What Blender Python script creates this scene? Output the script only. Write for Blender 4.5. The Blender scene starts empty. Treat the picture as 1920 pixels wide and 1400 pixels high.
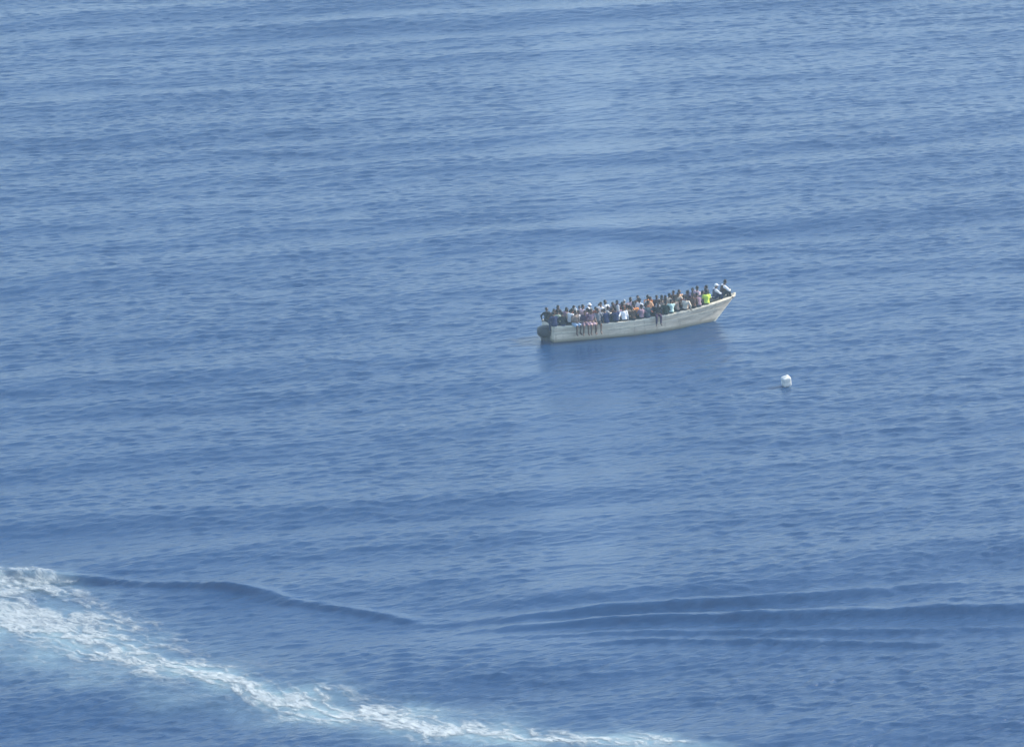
import bpy, math, random
import numpy as np
from mathutils import Vector, Matrix

R = math.radians
scene = bpy.context.scene
COL = scene.collection

# ------------------------------------------------------------------ camera, sky, sun, exposure
DIST, DEP = 300.0, R(14.0)                 # slant distance to the boat and its angle below the horizon
CAM_H = DIST * math.sin(DEP)
PITCH = R(14.5)
F_PX = 34.0 * DIST                         # focal length in pixels of a 1920 wide picture
cam_data = bpy.data.cameras.new('camera')
cam_data.sensor_width = 36.0
cam_data.lens = F_PX / 1920.0 * 36.0
cam_data.clip_start = 1.0
cam_data.clip_end = 20000.0
cam = bpy.data.objects.new('camera', cam_data)
COL.objects.link(cam)
cam.location = (0, 0, CAM_H)
cam.rotation_euler = (R(90) - PITCH, 0, 0)
scene.camera = cam

SUN_AZ, SUN_EL = R(23), R(32)              # azimuth from +x towards +y
world = bpy.data.worlds.new('World')
scene.world = world
world.use_nodes = True
wn = world.node_tree
bg = wn.nodes['Background']
sky = wn.nodes.new('ShaderNodeTexSky')
sky.sky_type = 'NISHITA'
sky.sun_disc = False
sky.sun_elevation = SUN_EL
sky.sun_rotation = R(90) - SUN_AZ
sky.air_density = 1.0
sky.dust_density = 1.3
sky.ozone_density = 1.2
wn.links.new(sky.outputs['Color'], bg.inputs['Color'])
bg.inputs['Strength'].default_value = 0.15

sun_data = bpy.data.lights.new('sun', 'SUN')
sun_data.energy = 3.6
sun_data.angle = R(0.5)
sun_data.color = (1.0, 0.93, 0.82)
sun = bpy.data.objects.new('sun', sun_data)
COL.objects.link(sun)
sdir = Vector((math.cos(SUN_AZ) * math.cos(SUN_EL), math.sin(SUN_AZ) * math.cos(SUN_EL), math.sin(SUN_EL)))
sun.rotation_euler = sdir.to_track_quat('Z', 'Y').to_euler()
sun.location = (60, 300, 120)

scene.view_settings.view_transform = 'Standard'
scene.view_settings.look = 'None'
scene.view_settings.exposure = 1.1
scene.view_settings.gamma = 1.0
scene.cycles.filter_width = 1.5
scene.cycles.max_bounces = 6
scene.cycles.sample_clamp_direct = 4.0
scene.cycles.transparent_max_bounces = 12
scene.cycles.use_denoising = True

# ------------------------------------------------------------------ helpers
def at(px, py, z=0.0):
    """ground point seen at a pixel of the 1920x1400 photograph"""
    a = math.atan2(py - 700.0, F_PX) + PITCH
    sx = (px - 960.0) / math.hypot(F_PX, py - 700.0)
    d = (CAM_H - z) / math.sin(a)
    return Vector((d * sx, d * math.cos(a), z))

def tag(o, label=None, cat=None, group=None, kind=None):
    if label: o['label'] = label
    if cat: o['category'] = cat
    if group: o['group'] = group
    if kind: o['kind'] = kind
    return o

def link(name, me, mat=None, parent=None, smooth=True):
    o = bpy.data.objects.new(name, me)
    COL.objects.link(o)
    if mat is not None and not me.materials:
        for m in (mat if isinstance(mat, (list, tuple)) else [mat]):
            me.materials.append(m)
    if parent is not None:
        o.parent = parent
    if smooth and len(me.polygons):
        me.polygons.foreach_set('use_smooth', np.ones(len(me.polygons), dtype=bool))
    return o

def np_mesh(name, verts, quads):
    me = bpy.data.meshes.new(name)
    nq = len(quads)
    me.vertices.add(len(verts))
    me.vertices.foreach_set('co', np.asarray(verts, dtype=np.float32).ravel())
    me.loops.add(nq * 4)
    me.loops.foreach_set('vertex_index', np.asarray(quads, dtype=np.int32).ravel())
    me.polygons.add(nq)
    me.polygons.foreach_set('loop_start', np.arange(0, nq * 4, 4, dtype=np.int32))
    me.update(calc_edges=True)
    return me

def nodes_of(name):
    m = bpy.data.materials.new(name)
    m.use_nodes = True
    nt = m.node_tree
    return m, nt, nt.nodes['Principled BSDF']

def simple_mat(name, color, rough=0.8, noise=0.25, scale=9.0, spec=0.3):
    """a plain material whose tone varies a little over the surface"""
    m, nt, b = nodes_of(name)
    tc = nt.nodes.new('ShaderNodeTexCoord')
    n = nt.nodes.new('ShaderNodeTexNoise')
    n.inputs['Scale'].default_value = scale
    n.inputs['Detail'].default_value = 4
    r = nt.nodes.new('ShaderNodeValToRGB')
    c = Vector(color)
    r.color_ramp.elements[0].position = 0.3
    r.color_ramp.elements[1].position = 0.7
    r.color_ramp.elements[0].color = (*[x * (1 - noise) for x in c], 1)
    r.color_ramp.elements[1].color = (*[min(1, x * (1 + noise)) for x in c], 1)
    nt.links.new(tc.outputs['Object'], n.inputs['Vector'])
    nt.links.new(n.outputs['Fac'], r.inputs['Fac'])
    nt.links.new(r.outputs['Color'], b.inputs['Base Color'])
    b.inputs['Roughness'].default_value = rough
    b.inputs['Specular IOR Level'].default_value = spec
    return m

# value noise in numpy -------------------------------------------------
def _hash(ix, iy, seed):
    h = (ix.astype(np.int64) * 374761393 + iy.astype(np.int64) * 668265263 + seed * 1442695041) & 0xffffffff
    h = ((h ^ (h >> 13)) * 1274126177) & 0xffffffff
    h = h ^ (h >> 16)
    return (h & 0xffffff).astype(np.float64) / 0xffffff

def vnoise(x, y, seed=0):
    ix = np.floor(x); iy = np.floor(y)
    fx = x - ix; fy = y - iy
    ix = ix.astype(np.int64); iy = iy.astype(np.int64)
    fx = fx * fx * fx * (fx * (fx * 6 - 15) + 10)
    fy = fy * fy * fy * (fy * (fy * 6 - 15) + 10)
    a = _hash(ix, iy, seed); b = _hash(ix + 1, iy, seed)
    c = _hash(ix, iy + 1, seed); d = _hash(ix + 1, iy + 1, seed)
    return (a * (1 - fx) + b * fx) * (1 - fy) + (c * (1 - fx) + d * fx) * fy

def fbm(x, y, seed=0, octs=4, gain=0.5):
    s = np.zeros_like(x); amp = 1.0; tot = 0.0
    ca, sa = math.cos(0.6), math.sin(0.6)
    for i in range(octs):
        s += amp * vnoise(x, y, seed + i * 17)
        tot += amp
        amp *= gain
        x, y = (x * ca - y * sa) * 2.03 + 11.3, (x * sa + y * ca) * 2.03 + 5.7
    return s / tot

def smooth(a, b, x):
    t = np.clip((x - a) / (b - a), 0, 1)
    return t * t * (3 - 2 * t)

# ------------------------------------------------------------------ the boat's place
HEAD = R(24.0)                                  # heading: bow to the right and away
BOAT_O = at(1028, 636)                          # middle of the transom at the waterline
FW = Vector((math.cos(HEAD), math.sin(HEAD), 0))
LF = Vector((-math.sin(HEAD), math.cos(HEAD), 0))
LOA = 11.3

# ------------------------------------------------------------------ the sea surface as one height function
rng = np.random.default_rng(7)
WAVES = []
def add_waves(n, l0, l1, slope, ang, spread):
    for _ in range(n):
        l = math.exp(rng.uniform(math.log(l0), math.log(l1)))
        t = ang + rng.normal(0, spread)
        k = 2 * math.pi / l
        WAVES.append((k * -math.sin(t), k * math.cos(t), slope / k * math.sqrt(2.0 / n) * rng.uniform(.6, 1.4), rng.uniform(0, 6.283), l))
add_waves(18, 5.5, 13.0, 0.062, R(19), R(7))
add_waves(40, 2.0, 5.5, 0.028, R(19), R(13))
add_waves(60, 0.9, 2.0, 0.055, R(30), R(22))
add_waves(90, 0.45, 0.9, 0.15, R(34), R(26))

def curve_y(pts):
    """pixel polyline -> function x -> y on the water"""
    w = [at(*p[:2]) for p in pts]
    xs = np.array([p.x for p in w]); ys = np.array([p.y for p in w])
    fine = np.linspace(xs[0], xs[-1], 200)
    yf = np.interp(fine, xs, ys)
    for _ in range(3):
        ker = np.ones(15) / 15
        yf = np.convolve(np.pad(yf, 7, mode='reflect', reflect_type='odd'), ker, mode='valid')
    return fine, yf

# wake crests thrown up by the vessel that passed: (pixels of the crest line, height, width, x fade)
RIDGES = [
    ([(-300, 1075), (0, 1081), (130, 1086), (270, 1098), (430, 1109), (560, 1126), (640, 1140)], 0.34, 0.46, (-100, 60, 420, 600)),
    ([(400, 1116), (520, 1128), (600, 1137), (700, 1152), (780, 1164), (900, 1180)], 0.22, 0.42, (440, 560, 690, 840)),
    ([(600, 1174), (700, 1172), (900, 1164), (1000, 1156), (1220, 1137), (1439, 1129), (1621, 1113), (1767, 1100), (2100, 1064)], 0.40, 0.56, (680, 1150, 1600, 1950)),
    ([(700, 1186), (800, 1184), (900, 1180), (1100, 1170), (1300, 1166), (1475, 1163), (1694, 1152), (1913, 1144), (2300, 1122)], 0.36, 0.52, (780, 1150, 2100, 2300)),
    ([(800, 1200), (900, 1196), (1220, 1190), (1500, 1188), (1800, 1180), (2100, 1170)], 0.15, 0.32, (850, 1200, 1800, 2100)),
    ([(1000, 1210), (1220, 1205), (1500, 1206), (1750, 1207), (2000, 1200)], 0.14, 0.30, (1050, 1250, 1750, 2050)),
    ([(700, 1135), (900, 1128), (1100, 1115), (1300, 1100), (1500, 1085), (1700, 1062), (1950, 1030)], 0.26, 1.3, (800, 1050, 1500, 1900)),
]
RIDGES = [(curve_y(p), h, w, [at(q, 1150).x for q in f]) for p, h, w, f in RIDGES]

def patch(x, y, px, py, rx, ry):
    """soft patch of water centred on a pixel, radii in metres"""
    c = at(px, py)
    return np.exp(-(((x - c.x) / rx) ** 2 + ((y - c.y) / ry) ** 2))

def calm(x, y):
    """1 in ordinary water, lower in the lee of the boat and in slicks"""
    c = BOAT_O + FW * 5.5
    u = (x - c.x) * FW.x + (y - c.y) * FW.y
    v = (x - c.x) * LF.x + (y - c.y) * LF.y
    lee = np.exp(-(u / 6.5) ** 4) * smooth(-10, -2, v) * (1 - smooth(0, 3, v))
    slick = 0.85 * fbm(x / 3.0, y / 12.0, 97, 3) * np.clip(patch(x, y, 1095, 900, 2.8, 34) + patch(x, y, 1110, 330, 3.6, 70), 0, 1)
    gust = fbm(x / 14.0, y / 20.0, 91, 3)
    g = 0.88 + 0.24 * smooth(0.3, 0.72, gust)
    chop = 0.32 * patch(x, y, 1250, 1275, 14, 5) + 0.32 * patch(x, y, 1700, 1340, 14, 6) + 0.4 * patch(x, y, 150, 1330, 12, 8)
    flat = 0.15 * patch(x, y, 1550, 1145, 20, 5) + 0.35 * patch(x, y, 1150, 1340, 10, 3) + 0.35 * patch(x, y, 1000, 1190, 8, 4)
    return np.clip((g + chop - flat) * (1 - 0.72 * lee) * (1 - slick), 0.15, 2.2)

def height(x, y, cal=None):
    if cal is None:
        cal = calm(x, y)
    h = np.zeros_like(x); hs = np.zeros_like(x)
    # gentle domain warp so that crests wander
    wx = x + 1.6 * (fbm(x / 9.0, y / 9.0, 3, 2) - .5)
    wy = y + 2.2 * (fbm(x / 11.0, y / 7.0, 5, 2) - .5)
    for kx, ky, a, p, l in WAVES:
        s = np.sin(kx * wx + ky * wy + p)
        if l > 6: h += a * s
        else: hs += a * s
    h = h + hs * cal
    for (fx, fy), A, w, f in RIDGES:
        yc = np.interp(x, fx, fy)
        d = (y - yc) / w
        amp = A * smooth(f[0], f[1], x) * (1 - smooth(f[2], f[3], x))
        amp = amp * (0.75 + 0.5 * vnoise(x / 2.2, y / 8.0, 44))
        d = d + 0.5 * (fbm(x / 1.4, y / 3, 45, 3) - .5)
        prof = np.where(d < 0, np.exp(-(d / 0.85) ** 2), np.exp(-(d / 1.7) ** 2))
        inside = (x > fx[0]) & (x < fx[-1])
        h = h + np.where(inside, amp * prof, 0)
    return h

# foam density of the wake ------------------------------------------------
def band(x, y, pts):
    """pts: (px, py, half height in px, density); soft band on the water"""
    w = [at(p[0], p[1]) for p in pts]
    xs = [q.x for q in w]; ys = [q.y for q in w]
    hw = [abs(at(p[0], p[1] - p[2]).y - q.y) for p, q in zip(pts, w)]
    yc = np.interp(x, xs, ys); h = np.interp(x, xs, hw); dn = np.interp(x, xs, [p[3] for p in pts])
    d = (y - yc) / h
    val = dn * np.exp(-np.abs(d) ** 1.7)
    return np.where((x >= xs[0]) & (x <= xs[-1]), val, 0)

MAIN = [(-420, 1050, 40, .9), (-150, 1120, 40, .85), (0, 1160, 40, .74), (120, 1188, 36, .72), (220, 1215, 31, .8), (300, 1242, 28, .92), (400, 1276, 28, 1.0), (500, 1304, 25, 1.05),
        (600, 1322, 28, 1.05), (700, 1340, 30, 1.05), (800, 1356, 30, 1.05), (900, 1370, 29, 1.0), (1000, 1382, 28, .98), (1120, 1392, 24, .9), (1260, 1404, 19, .8), (1500, 1440, 15, .4)]
CREST = [(-420, 1045, 30, 1.0), (-100, 1080, 22, 1.0), (0, 1094, 19, 1.05), (70, 1096, 19, .9), (130, 1100, 16, .6), (190, 1112, 14, .2), (230, 1120, 12, 0)]
SPRAY = [(-200, 1116, 40, .6), (0, 1130, 38, .6), (100, 1142, 38, .55), (200, 1168, 36, .48), (300, 1194, 34, .40), (400, 1220, 36, .34), (520, 1244, 30, .25), (620, 1270, 26, .16), (760, 1300, 20, .05)]
LOWER = [(-200, 1200, 36, .4), (0, 1226, 40, .42), (100, 1250, 36, .36), (200, 1274, 30, .28), (320, 1310, 26, .24), (420, 1330, 20, .14), (600, 1362, 18, .06)]

def foam_density(x, y):
    wx = x + 0.9 * (fbm(x / 2.2, y / 2.2, 61, 3) - .5)
    wy = y + 3.0 * (fbm(x / 2.6, y / 2.6, 63, 3) - .5)
    m = band(wx, wy, MAIN)
    c = band(wx, wy, CREST)
    s = band(wx, wy, SPRAY)
    l = band(wx, wy, LOWER)
    return m, c, s, l

# ------------------------------------------------------------------ sea sheet
def axis(lo, hi, step, far_lo, far_hi):
    core = np.arange(lo, hi + step / 2, step)
    up = [core[-1]]; s = step
    while up[-1] < far_hi:
        s *= 1.25; up.append(up[-1] + s)
    dn = [core[0]]; s = step
    while dn[-1] > far_lo:
        s *= 1.25; dn.append(dn[-1] - s)
    return np.array(dn[:0:-1] + list(core) + up[1:])

gx = axis(-52, 54, 0.18, -4000, 4000)
gy = axis(196, 425, 0.15, -4000, 6000)
X, Y = np.meshgrid(gx, gy)
cal = calm(X, Y)
edge = smooth(-80, -54, X) * (1 - smooth(56, 82, X)) * smooth(165, 194, Y) * (1 - smooth(428, 460, Y))
Z = np.zeros_like(X)
core = edge > 0
Z[core] = height(X[core], Y[core], cal[core]) * edge[core]
ny, nx = X.shape
idx = np.arange(ny * nx).reshape(ny, nx)
quads = np.stack([idx[:-1, :-1], idx[:-1, 1:], idx[1:, 1:], idx[1:, :-1]], -1).reshape(-1, 4)
sea_me = np_mesh('sea', np.stack([X, Y, Z], -1).reshape(-1, 3), quads)
m_, c_, s_, l_ = foam_density(X, Y)
aer = np.clip(m_ * 0.85 + c_ * 0.5 + s_ * 0.3 + l_ * 0.85, 0, 1)
aer *= 0.25 + 1.3 * fbm(X / 1.3, Y / 1.9, 71, 4)
at_ = sea_me.attributes.new('aeration', 'FLOAT', 'POINT')
at_.data.foreach_set('value', np.clip(aer, 0, 1).astype(np.float32).ravel())
at_ = sea_me.attributes.new('ruffle', 'FLOAT', 'POINT')
at_.data.foreach_set('value', cal.astype(np.float32).ravel())

def sea_material():
    m, nt, b = nodes_of('sea_water')
    N = nt.nodes.new; L = nt.links.new
    tc = N('ShaderNodeTexCoord')
    mp = N('ShaderNodeMapping'); mp.vector_type = 'TEXTURE'; mp.inputs['Rotation'].default_value = (0, 0, R(28))
    mp.inputs['Scale'].default_value = (1.3, 0.36, 1.0)
    L(tc.outputs['Object'], mp.inputs['Vector'])
    n1 = N('ShaderNodeTexNoise'); n1.inputs['Scale'].default_value = 1.0; n1.inputs['Detail'].default_value = 5; n1.inputs['Roughness'].default_value = 0.62
    L(mp.outputs['Vector'], n1.inputs['Vector'])
    mp2 = N('ShaderNodeMapping'); mp2.vector_type = 'TEXTURE'; mp2.inputs['Rotation'].default_value = (0, 0, R(40))
    mp2.inputs['Scale'].default_value = (0.7, 0.2, 1.0)
    L(tc.outputs['Object'], mp2.inputs['Vector'])
    n2 = N('ShaderNodeTexNoise'); n2.inputs['Scale'].default_value = 1.0; n2.inputs['Detail'].default_value = 3
    L(mp2.outputs['Vector'], n2.inputs['Vector'])
    add = N('ShaderNodeMath'); add.operation = 'MULTIPLY_ADD'
    L(n2.outputs['Fac'], add.inputs[0]); add.inputs[1].default_value = 0.35; L(n1.outputs['Fac'], add.inputs[2])
    ruf = N('ShaderNodeAttribute'); ruf.attribute_name = 'ruffle'
    mul = N('ShaderNodeMath'); mul.operation = 'MULTIPLY'
    L(add.outputs[0], mul.inputs[0]); L(ruf.outputs['Fac'], mul.inputs[1])
    bump = N('ShaderNodeBump'); bump.inputs['Strength'].default_value = 1.0; bump.inputs['Distance'].default_value = 0.12
    L(mul.outputs[0], bump.inputs['Height'])
    L(bump.outputs['Normal'], b.inputs['Normal'])
    aer = N('ShaderNodeAttribute'); aer.attribute_name = 'aeration'
    mix = N('ShaderNodeMix'); mix.data_type = 'RGBA'
    L(aer.outputs['Fac'], mix.inputs['Factor'])
    mix.inputs[6].default_value = (0.003, 0.036, 0.112, 1)
    mix.inputs[7].default_value = (0.20, 0.31, 0.35, 1)
    L(mix.outputs[2], b.inputs['Base Color'])
    b.inputs['Roughness'].default_value = 0.20
    b.inputs['IOR'].default_value = 1.333
    b.inputs['Specular IOR Level'].default_value = 0.5
    return m

sea = link('sea', sea_me, sea_material())
tag(sea, 'rippled blue open sea with long low swell', 'sea', kind='structure')

# ------------------------------------------------------------------ foam of the wake: flecks lying on the water
def build_foam():
    x0, x1 = at(-260, 1200).x, at(1420, 1380).x
    y0, y1 = 205.0, 262.0
    st = 0.075
    xs = np.arange(x0, x1, st); ys = np.arange(y0, y1, st * 1.25)
    FX, FY = np.meshgrid(xs, ys)
    m, c, s, l = foam_density(FX, FY)
    dens = np.clip(m * 0.95 + c + s + l * 0.75, 0, 1.3)
    # lacy texture stretched along the wake
    a = R(-48)
    px = FX * math.cos(a) + FY * math.sin(a); py = -FX * math.sin(a) + FY * math.cos(a)
    wx = px + 0.9 * (fbm(px / 1.1, py / 1.1, 12, 3) - .5); wy = py + 0.9 * (fbm(px / 1.1, py / 1.1, 15, 3) - .5)
    lace = 1 - np.abs(2 * fbm(wx / 2.6, wy / 0.65, 21, 4, .55) - 1) * 2.6
    grain = fbm(px / 0.35, py / 0.28, 31, 4, .6)
    big = fbm(px / 4.0, py / 1.2, 41, 3)
    tex = 0.42 * lace + 0.42 * grain + 0.3 * big
    cdf_x = np.quantile(tex, np.linspace(0, 1, 201))
    rank = np.interp(tex, cdf_x, np.linspace(0, 1, 201))        # 0..1, uniform
    cover = 0.85 * np.clip(dens, 0, 1.1) ** 1.6
    thick = np.clip(0.5 + (rank - (1 - cover)) / 0.75, 0, 1) * smooth(0.04, 0.45, dens)
    thick = np.clip(0.72 * thick + 0.22 * np.clip(m - .35, 0, 1), 0, 1)
    keep = thick > 0.03
    ii = np.arange(FX.size).reshape(FX.shape)
    kc = keep[:-1, :-1] | keep[:-1, 1:] | keep[1:, 1:] | keep[1:, :-1]
    q = np.stack([ii[:-1, :-1], ii[:-1, 1:], ii[1:, 1:], ii[1:, :-1]], -1)[kc]
    used, inv = np.unique(q.ravel(), return_inverse=True)
    vx = FX.ravel()[used]; vy = FY.ravel()[used]; ff = thick.ravel()[used]; cc = np.clip(c.ravel()[used], 0, 1)
    vz = height(vx, vy) + 0.022 + 0.02 * ff + cc * (0.06 + 0.22 * grain.ravel()[used])
    me = np_mesh('wake_foam', np.stack([vx, vy, vz], -1), inv.reshape(-1, 4))
    at2 = me.attributes.new('thickness', 'FLOAT', 'POINT')
    at2.data.foreach_set('value', ff.astype(np.float32))
    m_, nt, b = nodes_of('foam')
    N = nt.nodes.new; L = nt.links.new
    tc = N('ShaderNodeTexCoord')
    mp = N('ShaderNodeMapping'); mp.vector_type = 'TEXTURE'; mp.inputs['Rotation'].default_value = (0, 0, R(-48)); mp.inputs['Scale'].default_value = (0.9, 0.38, 1)
    L(tc.outputs['Object'], mp.inputs['Vector'])
    n = N('ShaderNodeTexNoise'); n.inputs['Scale'].default_value = 1.5; n.inputs['Detail'].default_value = 6; n.inputs['Roughness'].default_value = .7; n.inputs['Distortion'].default_value = 1.2
    L(mp.outputs['Vector'], n.inputs['Vector'])
    th = N('ShaderNodeAttribute'); th.attribute_name = 'thickness'
    # bubbles break the sheet up: opacity = thickness shifted by the noise
    sub = N('ShaderNodeMath'); sub.operation = 'MULTIPLY_ADD'; sub.inputs[1].default_value = 2.6; sub.inputs[2].default_value = -1.3
    L(n.outputs['Fac'], sub.inputs[0])
    ad = N('ShaderNodeMath'); ad.operation = 'ADD'; L(sub.outputs[0], ad.inputs[0]); L(th.outputs['Fac'], ad.inputs[1])
    mu = N('ShaderNodeMath'); mu.operation = 'MULTIPLY'; mu.use_clamp = True; L(ad.outputs[0], mu.inputs[0]); L(th.outputs['Fac'], mu.inputs[1])
    L(mu.outputs[0], b.inputs['Alpha'])
    b.inputs['Base Color'].default_value = (0.41, 0.46, 0.48, 1)
    b.inputs['Roughness'].default_value = .9
    b.inputs['Specular IOR Level'].default_value = .1
    o = link('wake_foam', me, m_)
    tag(o, 'white foam trail left by a passing vessel, lower left', 'wake foam', kind='stuff')
build_foam()

# ------------------------------------------------------------------ boat
def paint_material():
    m, nt, b = nodes_of('worn_boat_paint')
    N = nt.nodes.new; L = nt.links.new
    tc = N('ShaderNodeTexCoord')
    mp = N('ShaderNodeMapping'); mp.inputs['Scale'].default_value = (0.35, 1.0, 2.2)
    L(tc.outputs['Object'], mp.inputs['Vector'])
    n = N('ShaderNodeTexNoise'); n.inputs['Scale'].default_value = 2.0; n.inputs['Detail'].default_value = 7; n.inputs['Roughness'].default_value = 0.65
    L(mp.outputs['Vector'], n.inputs['Vector'])
    r = N('ShaderNodeValToRGB')
    e = r.color_ramp.elements
    e[0].position = 0.28; e[0].color = (0.47, 0.385, 0.28, 1)
    e[1].position = 0.62; e[1].color = (0.86, 0.745, 0.57, 1)
    L(n.outputs['Fac'], r.inputs['Fac'])
    # waterline weed and rusty streaks
    sx = N('ShaderNodeSeparateXYZ'); L(tc.outputs['Object'], sx.inputs['Vector'])
    mr = N('ShaderNodeMapRange'); mr.inputs['From Min'].default_value = 0.02; mr.inputs['From Max'].default_value = 0.24
    mr.inputs['To Min'].default_value = 0.8; mr.inputs['To Max'].default_value = 0.0
    L(sx.outputs['Z'], mr.inputs['Value'])
    mix = N('ShaderNodeMix'); mix.data_type = 'RGBA'
    L(mr.outputs['Result'], mix.inputs['Factor']); L(r.outputs['Color'], mix.inputs[6]); mix.inputs[7].default_value = (0.16, 0.155, 0.10, 1)
    mp2 = N('ShaderNodeMapping'); mp2.inputs['Scale'].default_value = (3.0, 3.0, 0.25)
    L(tc.outputs['Object'], mp2.inputs['Vector'])
    n2 = N('ShaderNodeTexNoise'); n2.inputs['Scale'].default_value = 1.6; n2.inputs['Detail'].default_value = 4
    L(mp2.outputs['Vector'], n2.inputs['Vector'])
    r2 = N('ShaderNodeValToRGB'); r2.color_ramp.elements[0].position = 0.56; r2.color_ramp.elements[1].position = 0.75
    r2.color_ramp.elements[0].color = (0, 0, 0, 1); r2.color_ramp.elements[1].color = (0.5, 0.5, 0.5, 1)
    L(n2.outputs['Fac'], r2.inputs['Fac'])
    mix2 = N('ShaderNodeMix'); mix2.data_type = 'RGBA'
    L(r2.outputs['Color'], mix2.inputs['Factor']); L(mix.outputs[2], mix2.inputs[6]); mix2.inputs[7].default_value = (0.30, 0.22, 0.12, 1)
    # seams between the strakes
    fr = N('ShaderNodeMath'); fr.operation = 'MULTIPLY_ADD'; fr.inputs[1].default_value = 5.5
    L(sx.outputs['Z'], fr.inputs[0]); L(n2.outputs['Fac'], fr.inputs[2])
    fr2 = N('ShaderNodeMath'); fr2.operation = 'FRACT'; L(fr.outputs[0], fr2.inputs[0])
    lt = N('ShaderNodeMath'); lt.operation = 'LESS_THAN'; lt.inputs[1].default_value = 0.10; L(fr2.outputs[0], lt.inputs[0])
    lm = N('ShaderNodeMath'); lm.operation = 'MULTIPLY'; lm.inputs[1].default_value = 0.3; L(lt.outputs[0], lm.inputs[0])
    mix3 = N('ShaderNodeMix'); mix3.data_type = 'RGBA'
    L(lm.outputs[0], mix3.inputs['Factor']); L(mix2.outputs[2], mix3.inputs[6]); mix3.inputs[7].default_value = (0.20, 0.16, 0.10, 1)
    L(mix3.outputs[2], b.inputs['Base Color'])
    b.inputs['Roughness'].default_value = 0.55
    return m

PAINT = paint_material()
RAILM = simple_mat('rail_paint', (0.76, 0.69, 0.54), 0.6, 0.2, 5)
WOOD = simple_mat('bare_wood', (0.20, 0.13, 0.08), 0.8, 0.35, 4)
BLACKP = simple_mat('black_motor_plastic', (0.018, 0.022, 0.03), 0.4, 0.3, 8, 0.5)
GREYM = simple_mat('grey_metal', (0.10, 0.11, 0.12), 0.5, 0.3, 12, 0.5)

def lerp_table(t, tab):
    return float(np.interp(t, [a for a, _ in tab], [b for _, b in tab]))
def smooth_table(tab):
    ts = np.linspace(0, 1, 201)
    vs = np.interp(ts, [a for a, _ in tab], [b for _, b in tab])
    for _ in range(2):
        vs = np.convolve(np.pad(vs, 10, mode='reflect', reflect_type='odd'), np.ones(21) / 21, mode='valid')
    return lambda t: float(np.interp(t, ts, vs))
f_beam = smooth_table([(0, .85), (.2, 1.04), (.45, 1.18), (.65, 1.10), (.8, .84), (.92, .50), (1, .11)])
f_wl = smooth_table([(0, .78), (.2, .93), (.45, 1.04), (.65, .90), (.8, .55), (.92, .2), (1, .03)])
f_sheer = smooth_table([(0, .88), (.2, .82), (.45, .82), (.65, .92), (.8, 1.06), (.92, 1.24), (1, 1.40)])
f_keel = smooth_table([(0, -.3), (.3, -.42), (.7, -.4), (.88, -.28), (1, -.1)])

def beam(t): return max(f_beam(t), .05)
def hull_pt(t, s, side, inset=0.0):
    """t along (0 stern..1 bow), s 0 keel .. 1 sheer"""
    b, w, zs, zk = beam(t), max(f_wl(t), .03), f_sheer(t), f_keel(t)
    if s < 0.45:
        q = s / 0.45
        yy = w * (q ** 0.62); zz = zk * (1 - q ** 1.7)
    else:
        q = (s - 0.45) / 0.55
        yy = w + (b - w) * (q ** 1.35); zz = zs * q
    xx = t * (LOA - 1.45)
    # raked stem: everything moves forward with height near the bow
    rake = 1.45 * smooth(0.55, 1.0, np.float64(t)) * (max(zz, -0.25) + 0.25) / 1.65
    xx += rake
    return Vector((xx, side * max(yy - inset, 0.0), zz))

boat = bpy.data.objects.new('wooden_boat', None)
COL.objects.link(boat)
boat.location = BOAT_O
boat.rotation_euler = (0, 0, HEAD)
tag(boat, 'long weathered white wooden boat crowded with seated people, outboard motor at its stern', 'boat')

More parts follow.
